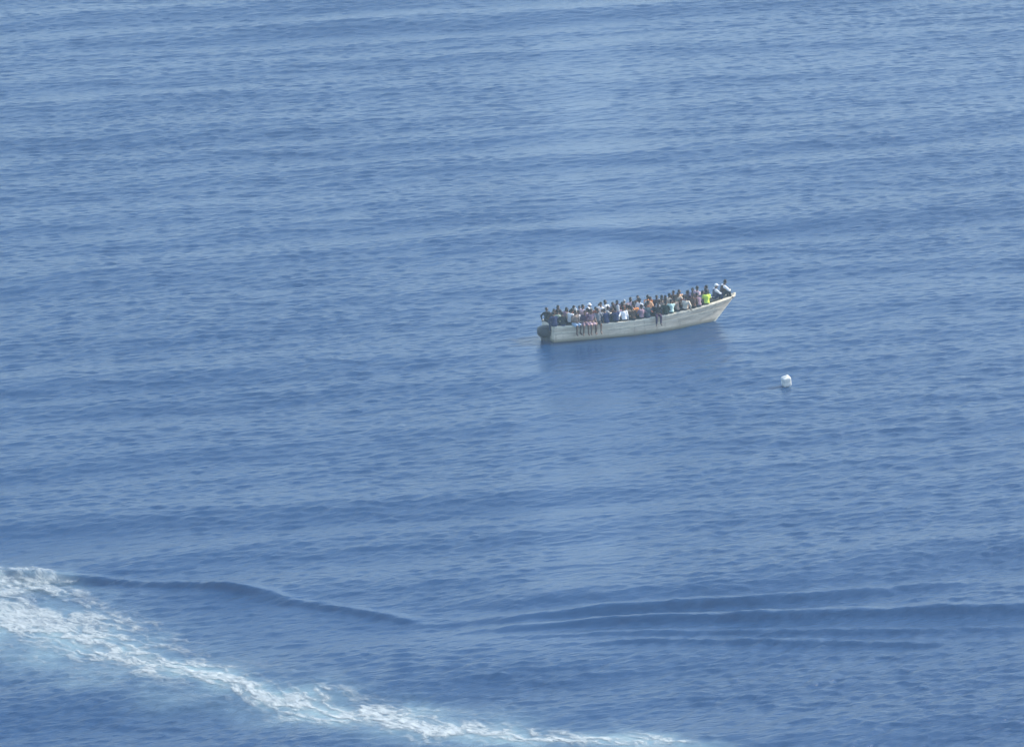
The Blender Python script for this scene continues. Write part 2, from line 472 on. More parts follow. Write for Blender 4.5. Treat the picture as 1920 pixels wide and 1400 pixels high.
class MB:
    def __init__(self): self.v = []; self.f = []
    def add(self, vs, fs):
        o = len(self.v); self.v += [tuple(v) for v in vs]; self.f += [tuple(i + o for i in f) for f in fs]
    def box(self, c, s, rot=None, taper=1.0):
        vs = []
        for z in (-1, 1):
            k = taper if z > 0 else 1.0
            for y in (-1, 1):
                for x in (-1, 1):
                    p = Vector((x * s[0] / 2 * k, y * s[1] / 2 * k, z * s[2] / 2))
                    vs.append((rot @ p if rot else p) + Vector(c))
        self.add(vs, [(0, 2, 3, 1), (4, 5, 7, 6), (0, 1, 5, 4), (2, 6, 7, 3), (0, 4, 6, 2), (1, 3, 7, 5)])
    def loft(self, rings, close=True, caps=True):
        n = len(rings[0]); vs = [p for r in rings for p in r]; fs = []
        for i in range(len(rings) - 1):
            for j in range(n if close else n - 1):
                a = i * n + j; b_ = i * n + (j + 1) % n
                fs.append((a, b_, b_ + n, a + n))
        if caps:
            fs.append(tuple(range(n - 1, -1, -1))); fs.append(tuple((len(rings) - 1) * n + k for k in range(n)))
        self.add(vs, fs)
    def ell(self, c, r, M=None, seg=14, rin=9):
        rings = []
        for i in range(rin + 1):
            th = math.pi * (0.02 + 0.96 * i / rin)
            rg = []
            for j in range(seg):
                ph = 2 * math.pi * j / seg
                p = Vector((r[0] * math.sin(th) * math.cos(ph), r[1] * math.sin(th) * math.sin(ph), -r[2] * math.cos(th)))
                rg.append((M @ p if M else p) + Vector(c))
            rings.append(rg)
        self.loft(rings)
    def cap(self, p0, r0, p1, r1, seg=12):
        """tapered capsule"""
        p0, p1 = Vector(p0), Vector(p1)
        d = (p1 - p0)
        if d.length < 1e-6: d = Vector((0, 0, 1e-4))
        q = d.normalized().to_track_quat('Z', 'Y').to_matrix()
        rings = []
        for k in range(1, 5):
            a = math.pi / 2 * (k / 4 - 1) * 0.96
            rings.append((p0, r0, a))
        for k in range(0, 4):
            a = math.pi / 2 * (k / 4 + 0.0) * 0.96
            rings.append((p1, r1, a))
        rings.append((p1, r1, math.pi / 2 * 0.96))
        out = []
        for c, r, a in rings:
            out.append([c + q @ Vector((r * math.cos(a) * math.cos(2 * math.pi * j / seg), r * math.cos(a) * math.sin(2 * math.pi * j / seg), r * math.sin(a))) for j in range(seg)])
        self.loft(out)
    def mesh(self, name):
        me = bpy.data.meshes.new(name); me.from_pydata(self.v, [], self.f); me.update(); return me

NT, NS = 60, 16
ts = [i / NT for i in range(NT + 1)]
# hull shell: outside and inside skins joined along the sheer, closed at the transom
hm = MB()
for side in (-1, 1):
    rings = []
    for t in ts:
        out = [hull_pt(t, j / NS, side) for j in range(NS + 1)]
        inn = [hull_pt(t, j / NS, side, 0.06) + Vector((0, 0, 0.0)) for j in range(NS, 6, -1)]
        rings.append(out + inn)
    if side < 0: rings = [r for r in rings]
    hm.loft(rings, close=False, caps=False)
tr = [hull_pt(0, j / NS, -1) for j in range(NS, -1, -1)] + [hull_pt(0, j / NS, 1) for j in range(1, NS + 1)]
tr2 = [p + Vector((0.06, 0, 0)) for p in tr]
hm.loft([tr, tr2], close=True, caps=True)
hull = link('hull', hm.mesh('hull'), PAINT, boat)
# rails
for side in (-1, 1):
    rm = MB(); rings = []
    for t in ts:
        p = hull_pt(t, 1.0, side)
        y = p.y + side * 0.045; yi = side * max(abs(p.y) - 0.10, 0.0)
        rings.append([Vector((p.x, y, p.z - 0.05)), Vector((p.x, y, p.z + 0.035)), Vector((p.x, yi, p.z + 0.035)), Vector((p.x, yi, p.z + 0.004))])
    rm.loft(rings)
    link('gunwale', rm.mesh('gunwale'), RAILM, boat, smooth=False)
    rb = MB(); rings = []
    for t in ts[:-2]:
        p = hull_pt(t, 0.80, side); q = hull_pt(t, 0.765, side)
        rings.append([q, Vector((q.x, q.y + side * .03, q.z)), Vector((p.x, p.y + side * .03, p.z)), p])
    rb.loft(rings)
    link('rub_rail', rb.mesh('rub_rail'), RAILM, boat, smooth=False)
# stem post
sm = MB(); rings = []
for j in range(5, NS + 1):
    p = hull_pt(1.0, j / NS, 1); c = Vector((p.x, 0, p.z))
    rings.append([c + Vector((-.06, -.06, 0)), c + Vector((.07, -.03, 0)), c + Vector((.07, .03, 0)), c + Vector((-.06, .06, 0))])
c = rings[-1]; rings.append([v + Vector((0.02, 0, 0.10)) for v in c])
sm.loft(rings); link('stem_post', sm.mesh('stem_post'), RAILM, boat, smooth=False)
# deck boards
dm = MB(); rings = []
for t in ts[1:-3]:
    z = f_sheer(t) - 0.52
    w = max(beam(t) - 0.14 - 0.12 * (1 if t < .7 else .6), 0.03); x = hull_pt(t, .75, 1).x
    rings.append([Vector((x, -w, z)), Vector((x, w, z)), Vector((x, w, z - .04)), Vector((x, -w, z - .04))])
dm.loft(rings); link('deck', dm.mesh('deck'), WOOD, boat, smooth=False)
def bx(t): return hull_pt(t, 1.0, 1).x
def t_of_u(u):
    return float(np.interp(u, [bx(t) for t in ts], ts))
BENCH_U = [0.50 + 0.58 * i for i in range(17)]
for u in BENCH_U:
    t = t_of_u(u); z = f_sheer(t) - 0.08
    w = max(beam(t) - 0.1, .2)
    b_ = MB(); b_.box((u, 0, z - .02), (0.26, 2 * w, 0.04))
    link('bench', b_.mesh('bench'), WOOD, boat, smooth=False)
for side in (-1, 1):
    sb = MB(); rings = []
    for t in ts[2:-9]:
        p = hull_pt(t, 1.0, side); y0 = side * (abs(p.y) - .10); y1 = side * max(abs(p.y) - .42, .04); z = p.z - .075
        rings.append([Vector((p.x, y0, z)), Vector((p.x, y1, z)), Vector((p.x, y1, z - .035)), Vector((p.x, y0, z - .035))])
    sb.loft(rings); link('side_bench', sb.mesh('side_bench'), WOOD, boat, smooth=False)
# outboard motor hung on the transom
def rounded_ring(cx, cy, z, sx, sy, n=20, e=3.2):
    out = []
    for j in range(n):
        a = 2 * math.pi * j / n; ca, sa = math.cos(a), math.sin(a)
        out.append(Vector((cx + sx * math.copysign(abs(ca) ** (2 / e), ca), cy + sy * math.copysign(abs(sa) ** (2 / e), sa), z)))
    return out
om = bpy.data.objects.new('outboard_motor', None); COL.objects.link(om); om.parent = boat
om.location = (-0.27, -0.08, -0.52); om.scale = (1.2, 1.25, 1.12)
c = MB()
c.loft([rounded_ring(0.02, 0, z, sx, sy) for z, sx, sy in ((.66, .22, .17), (.72, .31, .24), (.84, .34, .26), (1.00, .34, .26), (1.10, .31, .24), (1.17, .22, .17), (1.19, .10, .08))])
link('cowl', c.mesh('cowl'), BLACKP, om)
c = MB()
c.loft([rounded_ring(0.03, 0, z, sx, sy) for z, sx, sy in ((.68, .22, .17), (.45, .17, .13), (.12, .14, .11), (-.3, .11, .07), (-.55, .10, .05))])
link('midsection', c.mesh('midsection'), BLACKP, om)
c = MB(); c.box((.24, 0, .62), (.16, .30, .42)); c.box((.36, 0, .86), (.20, .26, .06))
link('clamp_bracket', c.mesh('clamp_bracket'), GREYM, om, smooth=False)
c = MB(); c.loft([rounded_ring(-.02, 0, z, .28, .16) for z in (-.24, -.22)])
link('cavitation_plate', c.mesh('cavitation_plate'), BLACKP, om)
c = MB(); c.cap((.2, .05, .86), .03, (.85, .25, 1.02), .022)
link('tiller', c.mesh('tiller'), BLACKP, om)
pr = MB()
for k in range(3):
    Mx = Matrix.Rotation(2 * math.pi * k / 3, 3, 'X') @ Matrix.Rotation(R(30), 3, 'Z')
    pr.ell(Mx @ Vector((0, 0, .11)) + Vector((-.16, 0, -.5)), (.012, .05, .11), Mx)
pr.ell((-.14, 0, -.5), (.1, .04, .04))
link('propeller', pr.mesh('propeller'), GREYM, om)

# ------------------------------------------------------------------ people
dg_tmp = []
def remeshed(mb, name, voxel, smooth_it=2):
    me = mb.mesh(name + '_src')
    o = bpy.data.objects.new(name + '_src', me); COL.objects.link(o)
    md = o.modifiers.new('r', 'REMESH'); md.mode = 'VOXEL'; md.voxel_size = voxel; md.use_smooth_shade = True
    sm_ = o.modifiers.new('s', 'SMOOTH'); sm_.factor = 0.5; sm_.iterations = smooth_it
    dg = bpy.context.evaluated_depsgraph_get()
    out = bpy.data.meshes.new_from_object(o.evaluated_get(dg))
    out.name = name
    bpy.data.objects.remove(o); bpy.data.meshes.remove(me)
    out.polygons.foreach_set('use_smooth', np.ones(len(out.polygons), dtype=bool))
    return out

def ik(a, target, l1, l2, pole):
    a = Vector(a); t = Vector(target); d = t - a
    L_ = min(d.length, (l1 + l2) * 0.995); d = d.normalized()
    t = a + d * L_
    x = (l1 * l1 - l2 * l2 + L_ * L_) / (2 * L_)
    h = math.sqrt(max(l1 * l1 - x * x, 0))
    p = Vector(pole); p = (p - d * p.dot(d)).normalized()
    return a + d * x + p * h, t

class Pose:
    """a seated figure facing +y, sitting on z = 0 at the origin"""
    def __init__(s, lean=0.05, yaw=0, nod=0, arms=('knee', 'knee'), legs='bench', side=0.0):
        s.lean, s.legs = lean, legs
        Mt = Matrix.Rotation(side, 3, 'Y') @ Matrix.Rotation(-lean, 3, 'X')
        s.Mt = Mt
        s.pel = Vector((0, 0, 0.10))
        P = lambda x, y, z: s.pel + Mt @ Vector((x, y, z))
        s.waist = P(0, .01, .14); s.chest = P(0, -.01, .30); s.upper = P(0, -.015, .40); s.neck = P(0, -.01, .475)
        s.sh = [P(-.175, -.01, .405), P(.175, -.01, .405)]
        Mh = Matrix.Rotation(R(yaw), 3, 'Z') @ Matrix.Rotation(-lean * .45 - R(nod), 3, 'X')
        s.Mh = Mh
        s.hc = s.neck + Mt @ Vector((0, .012, .075)) + Mh @ Vector((0, .02, .085))
        s.hip = [Vector((-.09, .02, .085)), Vector((.09, .02, .085))]
        s.knee, s.ank, s.toe = [], [], []
        for i, sg in enumerate((-1, 1)):
            if legs == 'bench': k = s.hip[i] + Vector((sg * .06, .40, .0)); a = k + Vector((0, -.02, -.42)); f = Vector((sg * .03, .16, -.055))
            elif legs == 'dangle': k = s.hip[i] + Vector((sg * .04, .39, -.06)); a = k + Vector((sg * .01, -.05 + .05 * i, -.41)); f = Vector((sg * .03, .13, -.11))
            elif legs == 'knees': k = s.hip[i] + Vector((sg * .08, .30, .27)); a = k + Vector((sg * .0, .10, -.40)); f = Vector((sg * .03, .16, -.055))
            elif legs == 'cross': k = s.hip[i] + Vector((sg * .26, .30, .04)); a = Vector((-sg * .08, .38 + .05 * i, .02)); f = Vector((-sg * .13, .06, .0))
            elif legs == 'onedown':
                if i == 0: k = s.hip[i] + Vector((sg * .06, .40, .0)); a = k + Vector((0, -.02, -.42)); f = Vector((0, .16, -.055))
                else: k = s.hip[i] + Vector((sg * .10, .28, .28)); a = k + Vector((0, .08, -.40)); f = Vector((0, .16, -.055))
            s.knee.append(k); s.ank.append(a); s.toe.append(a + f)
        s.elb, s.wr, s.hd = [], [], []
        for i, sg in enumerate((-1, 1)):
            k = arms[i]
            if k == 'knee': t = s.knee[i] + Vector((-sg * .02, -.07, .085)); pole = (sg * .8, -.5, -.3); hd = (0, .9, -.35)
            elif k == 'lap': t = Vector((sg * .07, .22, .21)); pole = (sg * .8, -.6, -.2); hd = (-sg * .8, .6, 0)
            elif k == 'hug': t = (s.knee[0] + s.knee[1]) / 2 + Vector((sg * .09, .09, -.02)); pole = (sg, .0, -.5); hd = (-sg * .9, .3, -.1)
            elif k == 'rest': t = Vector((sg * .32, -.02, .10)); pole = (sg * .5, -1, .1); hd = (sg * .2, .5, -.6)
            elif k == 'up': t = s.sh[i] + Vector((sg * .16, .16, .44)); pole = (sg, .3, -.3); hd = (-sg * .1, .1, 1)
            elif k == 'face': t = s.hc + Vector((sg * .10, .13, -.06)); pole = (sg * .6, .2, -1); hd = (-sg * .4, -.1, .9)
            elif k == 'point': t = s.sh[i] + Vector((sg * .28, .42, .02)); pole = (sg * .3, 0, -1); hd = (sg * .5, .8, 0)
            elif k == 'hang': t = s.sh[i] + Vector((sg * .12, .06, -.50)); pole = (sg * .3, -1, 0); hd = (0, .1, -1)
            e, w = ik(s.sh[i], t, .28, .25, pole)
            s.elb.append(e); s.wr.append(w); s.hd.append(Vector(hd).normalized())

    def body(s):
        m = MB()
        rings = []
        tors = [(s.pel + Vector((0, 0, -.095)), .13, .10), (s.pel + Vector((0, 0, -.05)), .165, .125), (s.pel, .165, .12), (s.waist, .135, .098), (s.chest, .158, .112), (s.upper, .155, .10), (s.neck + s.Mt @ Vector((0, 0, -.02)), .08, .065)]
        for c, rx, ry in tors:
            rings.append([c + s.Mt @ Vector((rx * math.cos(a), ry * math.sin(a), 0)) for a in [2 * math.pi * j / 18 for j in range(18)]])
        m.loft(rings)
        m.cap(s.neck + s.Mt @ Vector((0, 0, -.05)), .06, s.hc + s.Mh @ Vector((0, -.02, -.05)), .052)
        H = lambda x, y, z: s.hc + s.Mh @ Vector((x, y, z))
        m.ell(H(0, -.008, .02), (.074, .092, .095), s.Mh)
        m.ell(H(0, .022, -.045), (.056, .062, .068), s.Mh)
        m.ell(H(0, .058, -.088), (.026, .024, .022), s.Mh)             # chin
        m.cap(H(0, .083, .022), .010, H(0, .102, -.018), .014)         # nose
        m.ell(H(0, .094, -.022), (.020, .012, .010), s.Mh)
        m.ell(H(0, .072, .040), (.052, .016, .012), s.Mh)              # brow
        for zz, r_ in ((-.047, .0085), (-.060, .010)): m.ell(H(0, .082, zz), (.024, .011, r_), s.Mh)   # lips
        for sg in (-1, 1):
            m.ell(H(sg * .078, -.005, .0), (.010, .022, .034), s.Mh)   # ears
            m.ell(H(sg * .031, .072, .014), (.013, .010, .009), s.Mh)  # eyes
            m.ell(H(sg * .044, .055, -.02), (.022, .020, .022), s.Mh)  # cheeks
        for i, sg in enumerate((-1, 1)):
            m.cap(s.upper + s.Mt @ Vector((sg * .10, 0, -.02)), .075, s.sh[i], .062)
            m.cap(s.sh[i], .056, s.elb[i], .042); m.cap(s.elb[i], .043, s.wr[i], .028)
            m.cap(s.hip[i], .095, s.knee[i], .060); m.cap(s.knee[i], .060, s.ank[i], .038)
            cm = s.knee[i].lerp(s.ank[i], .3); m.ell(cm + Vector((0, -.02, 0)), (.052, .052, .085))
            m.cap(s.ank[i] + Vector((0, -.035, -.045)), .036, s.toe[i], .030); m.cap(s.ank[i], .038, s.toe[i], .030)
            # hand: palm, four unequal fingers bent at the knuckle, thumb from the palm's side
            d = s.hd[i]; w = s.wr[i]
            up = Vector((0, 0, 1)) if abs(d.z) < .8 else Vector((0, -1, 0))
            xr = d.cross(up).normalized(); nn = xr.cross(d).normalized()
            M3 = Matrix((xr, d, nn)).transposed()
            m.ell(w + d * .055, (.042, .052, .017), M3)
            for k, (o, ln) in enumerate(((-.034, .060), (-.0115, .072), (.0115, .068), (.034, .052))):
                b0 = w + d * .09 + xr * o; b1 = b0 + d * ln * .5 + xr * o * .15 - nn * .012; b2 = b1 + d * ln * .42 - nn * .028
                m.cap(b0, .0095, b1, .0088, 8); m.cap(b1, .0088, b2, .0078, 8)
            ths = -sg
            t0 = w + d * .03 + xr * ths * .032; t1 = t0 + d * .030 + xr * ths * .028 - nn * .008; t2 = t1 + d * .032 + xr * ths * .006 - nn * .01
            m.cap(t0, .0125, t1, .0105, 8); m.cap(t1, .0105, t2, .009, 8)
        return m
    def shirt(s, long_):
        m = MB(); e = .016
        tors = [(s.pel + Vector((0, 0, -.07)), .165, .125), (s.pel + Vector((0, 0, .0)), .175, .128), (s.waist, .15, .112), (s.chest, .17, .124), (s.upper, .17, .112), (s.neck + s.Mt @ Vector((0, 0, -.03)), .10, .078), (s.neck + s.Mt @ Vector((0, 0, -.005)), .068, .062)]
        m.loft([[c + s.Mt @ Vector(((rx + .006) * math.cos(a), (ry + .006) * math.sin(a), 0)) for a in [2 * math.pi * j / 18 for j in range(18)]] for c, rx, ry in tors])
        for i, sg in enumerate((-1, 1)):
            m.cap(s.upper + s.Mt @ Vector((sg * .10, 0, -.02)), .09, s.sh[i], .078)
            if long_:
                m.cap(s.sh[i], .074, s.elb[i], .058); m.cap(s.elb[i], .058, s.elb[i].lerp(s.wr[i], .92), .042)
            else:
                m.cap(s.sh[i], .074, s.sh[i].lerp(s.elb[i], .62), .066)
        return m
    def vest(s):
        m = MB()
        tors = [(s.pel + Vector((0, 0, .02)), .19, .15), (s.waist, .175, .137), (s.chest, .185, .148), (s.upper + s.Mt @ Vector((0, 0, -.01)), .165, .135), (s.upper + s.Mt @ Vector((0, 0, .05)), .12, .10)]
        m.loft([[c + s.Mt @ Vector((rx * math.cos(a), ry * math.sin(a), 0)) for a in [2 * math.pi * j / 18 for j in range(18)]] for c, rx, ry in tors])
        return m
    def trousers(s, long_):
        m = MB()
        tors = [(s.pel + Vector((0, 0, -.11)), .13, .11), (s.pel + Vector((0, 0, -.05)), .18, .14), (s.pel + Vector((0, 0, .02)), .175, .13), (s.waist + Vector((0, 0, -.06)), .155, .115)]
        m.loft([[c + Vector((rx * math.cos(a), ry * math.sin(a), 0)) for a in [2 * math.pi * j / 18 for j in range(18)]] for c, rx, ry in tors])
        for i in range(2):
            if long_:
                m.cap(s.hip[i], .11, s.knee[i], .078); m.cap(s.knee[i], .078, s.knee[i].lerp(s.ank[i], .93), .060)
            else:
                m.cap(s.hip[i], .112, s.hip[i].lerp(s.knee[i], .86), .086)
        return m
    def hair(s):
        m = MB(); H = lambda x, y, z: s.hc + s.Mh @ Vector((x, y, z))
        m.ell(H(0, -.022, .040), (.083, .094, .088), s.Mh); m.ell(H(0, -.055, -.012), (.070, .058, .062), s.Mh)
        return m
    def cap_(s):
        m = MB(); H = lambda x, y, z: s.hc + s.Mh @ Vector((x, y, z))
        m.ell(H(0, -.014, .058), (.094, .108, .085), s.Mh)
        m.ell(H(0, .112, .048), (.068, .075, .011), s.Mh)
        return m
    def hood(s):
        m = MB(); H = lambda x, y, z: s.hc + s.Mh @ Vector((x, y, z))
        m.ell(H(0, -.03, .025), (.098, .100, .122), s.Mh)
        m.cap(H(0, -.05, -.05), .088, s.neck + s.Mt @ Vector((0, -.02, -.05)), .105)
        return m

POSES = [
    Pose(.10, 0, 0, ('knee', 'knee'), 'bench'),
    Pose(.30, 25, 8, ('knee', 'lap'), 'bench'),
    Pose(.02, -40, 0, ('rest', 'knee'), 'bench'),
    Pose(.42, 10, 15, ('knee', 'knee'), 'bench'),
    Pose(-.05, 35, -5, ('lap', 'rest'), 'bench'),
    Pose(.15, -15, 0, ('hug', 'hug'), 'knees'),
    Pose(.28, 30, 10, ('hug', 'hug'), 'knees'),
    Pose(.08, 15, 0, ('lap', 'lap'), 'dangle'),
    Pose(.22, -25, 5, ('rest', 'lap'), 'dangle'),
    Pose(.0, 40, 0, ('rest', 'knee'), 'dangle'),
    Pose(.12, 0, -5, ('knee', 'up'), 'bench'),
    Pose(.20, -30, 0, ('lap', 'face'), 'bench'),
    Pose(.05, 20, 0, ('knee', 'rest'), 'onedown', .08),
    Pose(.18, -10, 5, ('rest', 'hang'), 'onedown', -.12),
    Pose(.10, 25, 0, ('point', 'knee'), 'bench'),
]
CACHE = {}
def piece(pi, kind):
    key = (pi, kind)
    if key in CACHE: return CACHE[key]
    p = POSES[pi]
    if kind == 'body': me = remeshed(p.body(), 'person', 0.0085, 2)
    elif kind == 'hair': me = remeshed(p.hair(), 'hair', 0.012)
    elif kind == 'cap': me = remeshed(p.cap_(), 'cap', 0.009, 1)
    elif kind == 'hood': me = remeshed(p.hood(), 'headscarf', 0.012)
    elif kind == 'shirt_s': me = remeshed(p.shirt(False), 'shirt', 0.015)
    elif kind == 'shirt_l': me = remeshed(p.shirt(True), 'shirt', 0.015)
    elif kind == 'vest': me = remeshed(p.vest(), 'vest', 0.015)
    elif kind == 'trou_l': me = remeshed(p.trousers(True), 'trousers', 0.015)
    elif kind == 'trou_s': me = remeshed(p.trousers(False), 'shorts', 0.015)
    if kind == 'body':
        n = len(me.polygons); ctr = np.empty(n * 3, dtype=np.float32); me.polygons.foreach_get('center', ctr); ctr = ctr.reshape(-1, 3)
        mi = np.zeros(n, dtype=np.int32)
        for sg in (-1, 1):
            e = np.array(p.hc + p.Mh @ Vector((sg * .031, .080, .014)))
            d = np.linalg.norm(ctr - e, axis=1); mi[d < .012] = 1; mi[d < .0065] = 2
        e = np.array(p.hc + p.Mh @ Vector((0, .088, -.054)))
        q = (ctr - e) @ np.array(p.Mh)
        mi[(np.abs(q[:, 0]) < .024) & (np.abs(q[:, 2]) < .016) & (np.abs(q[:, 1]) < .02)] = 3
        for _ in range(4): me.materials.append(None)
        me.polygons.foreach_set('material_index', mi)
    else:
        me.materials.append(None)
    CACHE[key] = me
    return me

SKIN = [simple_mat('dark_skin', c, .55, .12, 12, .4) for c in ((.050, .026, .017), (.075, .040, .026), (.11, .058, .036), (.16, .085, .052))]
EYEW = simple_mat('eye_white', (.6, .58, .54), .3, .02)
EYED = simple_mat('eye_iris', (.02, .012, .01), .3, .02)
LIPS = simple_mat('lips', (.10, .04, .035), .5, .1)
HAIRM = simple_mat('black_hair', (.010, .009, .010), .8, .3, 40)
CLOTH = {
    'white': (.80, .80, .80), 'cream': (.62, .55, .45), 'navy': (.018, .028, .085), 'black': (.013, .014, .018), 'charcoal': (.035, .038, .046),
    'grey': (.17, .18, .20), 'pale grey': (.40, .42, .44), 'lilac': (.36, .32, .47), 'plum': (.065, .035, .075), 'mauve': (.25, .17, .22),
    'brown': (.085, .048, .033), 'rust': (.24, .085, .05), 'orange': (.62, .23, .06), 'peach': (.80, .48, .28), 'lime': (.60, .78, .10),
    'teal': (.035, .065, .085), 'dark green': (.018, .04, .032), 'mint': (.50, .68, .62), 'sage': (.22, .29, .24), 'olive': (.12, .12, .05),
    'pale pink': (.70, .50, .52), 'slate blue': (.085, .095, .15), 'pale blue': (.34, .46, .62), 'maroon': (.13, .03, .04), 'taupe': (.24, .19, .16),
    'beige': (.46, .38, .28), 'denim': (.05, .085, .17), 'red': (.40, .05, .05),
}
CM = {k: simple_mat(k.replace(' ', '_') + '_cloth', v, .9, .14, 7, .1) for k, v in CLOTH.items()}

def set_mat(o, mats):
    for sl, m in zip(o.material_slots, mats):
        sl.link = 'OBJECT'; sl.material = m

prng = random.Random(5)
def person(u, v, z, rot, pi, shirt, trou, head='hair', long_=False, shorts=False, skin=0, vest=None, scale=1.0, headcol=None, bare=False):
    o = bpy.data.objects.new('person', piece(pi, 'body')); COL.objects.link(o)
    set_mat(o, [SKIN[skin], EYEW, EYED, LIPS])
    o.location = BOAT_O + FW * u + LF * v + Vector((0, 0, z))
    o.rotation_euler = (0, 0, HEAD + rot)
    o.scale = (scale,) * 3
    def ch(name, kind, mat):
        c = bpy.data.objects.new(name, piece(pi, kind)); COL.objects.link(c); c.parent = o; set_mat(c, [mat]); return c
    if not bare: ch('shirt', 'shirt_l' if long_ else 'shirt_s', CM[shirt])
    ch('shorts' if shorts else 'trousers', 'trou_s' if shorts else 'trou_l', CM[trou])
    if vest: ch('vest', 'vest', CM[vest])
    if head == 'hair': ch('hair', 'hair', HAIRM)
    elif head == 'cap': ch('cap', 'cap', CM[headcol or 'white'])
    elif head == 'scarf': ch('headscarf', 'hood', CM[headcol or 'white'])
    return o

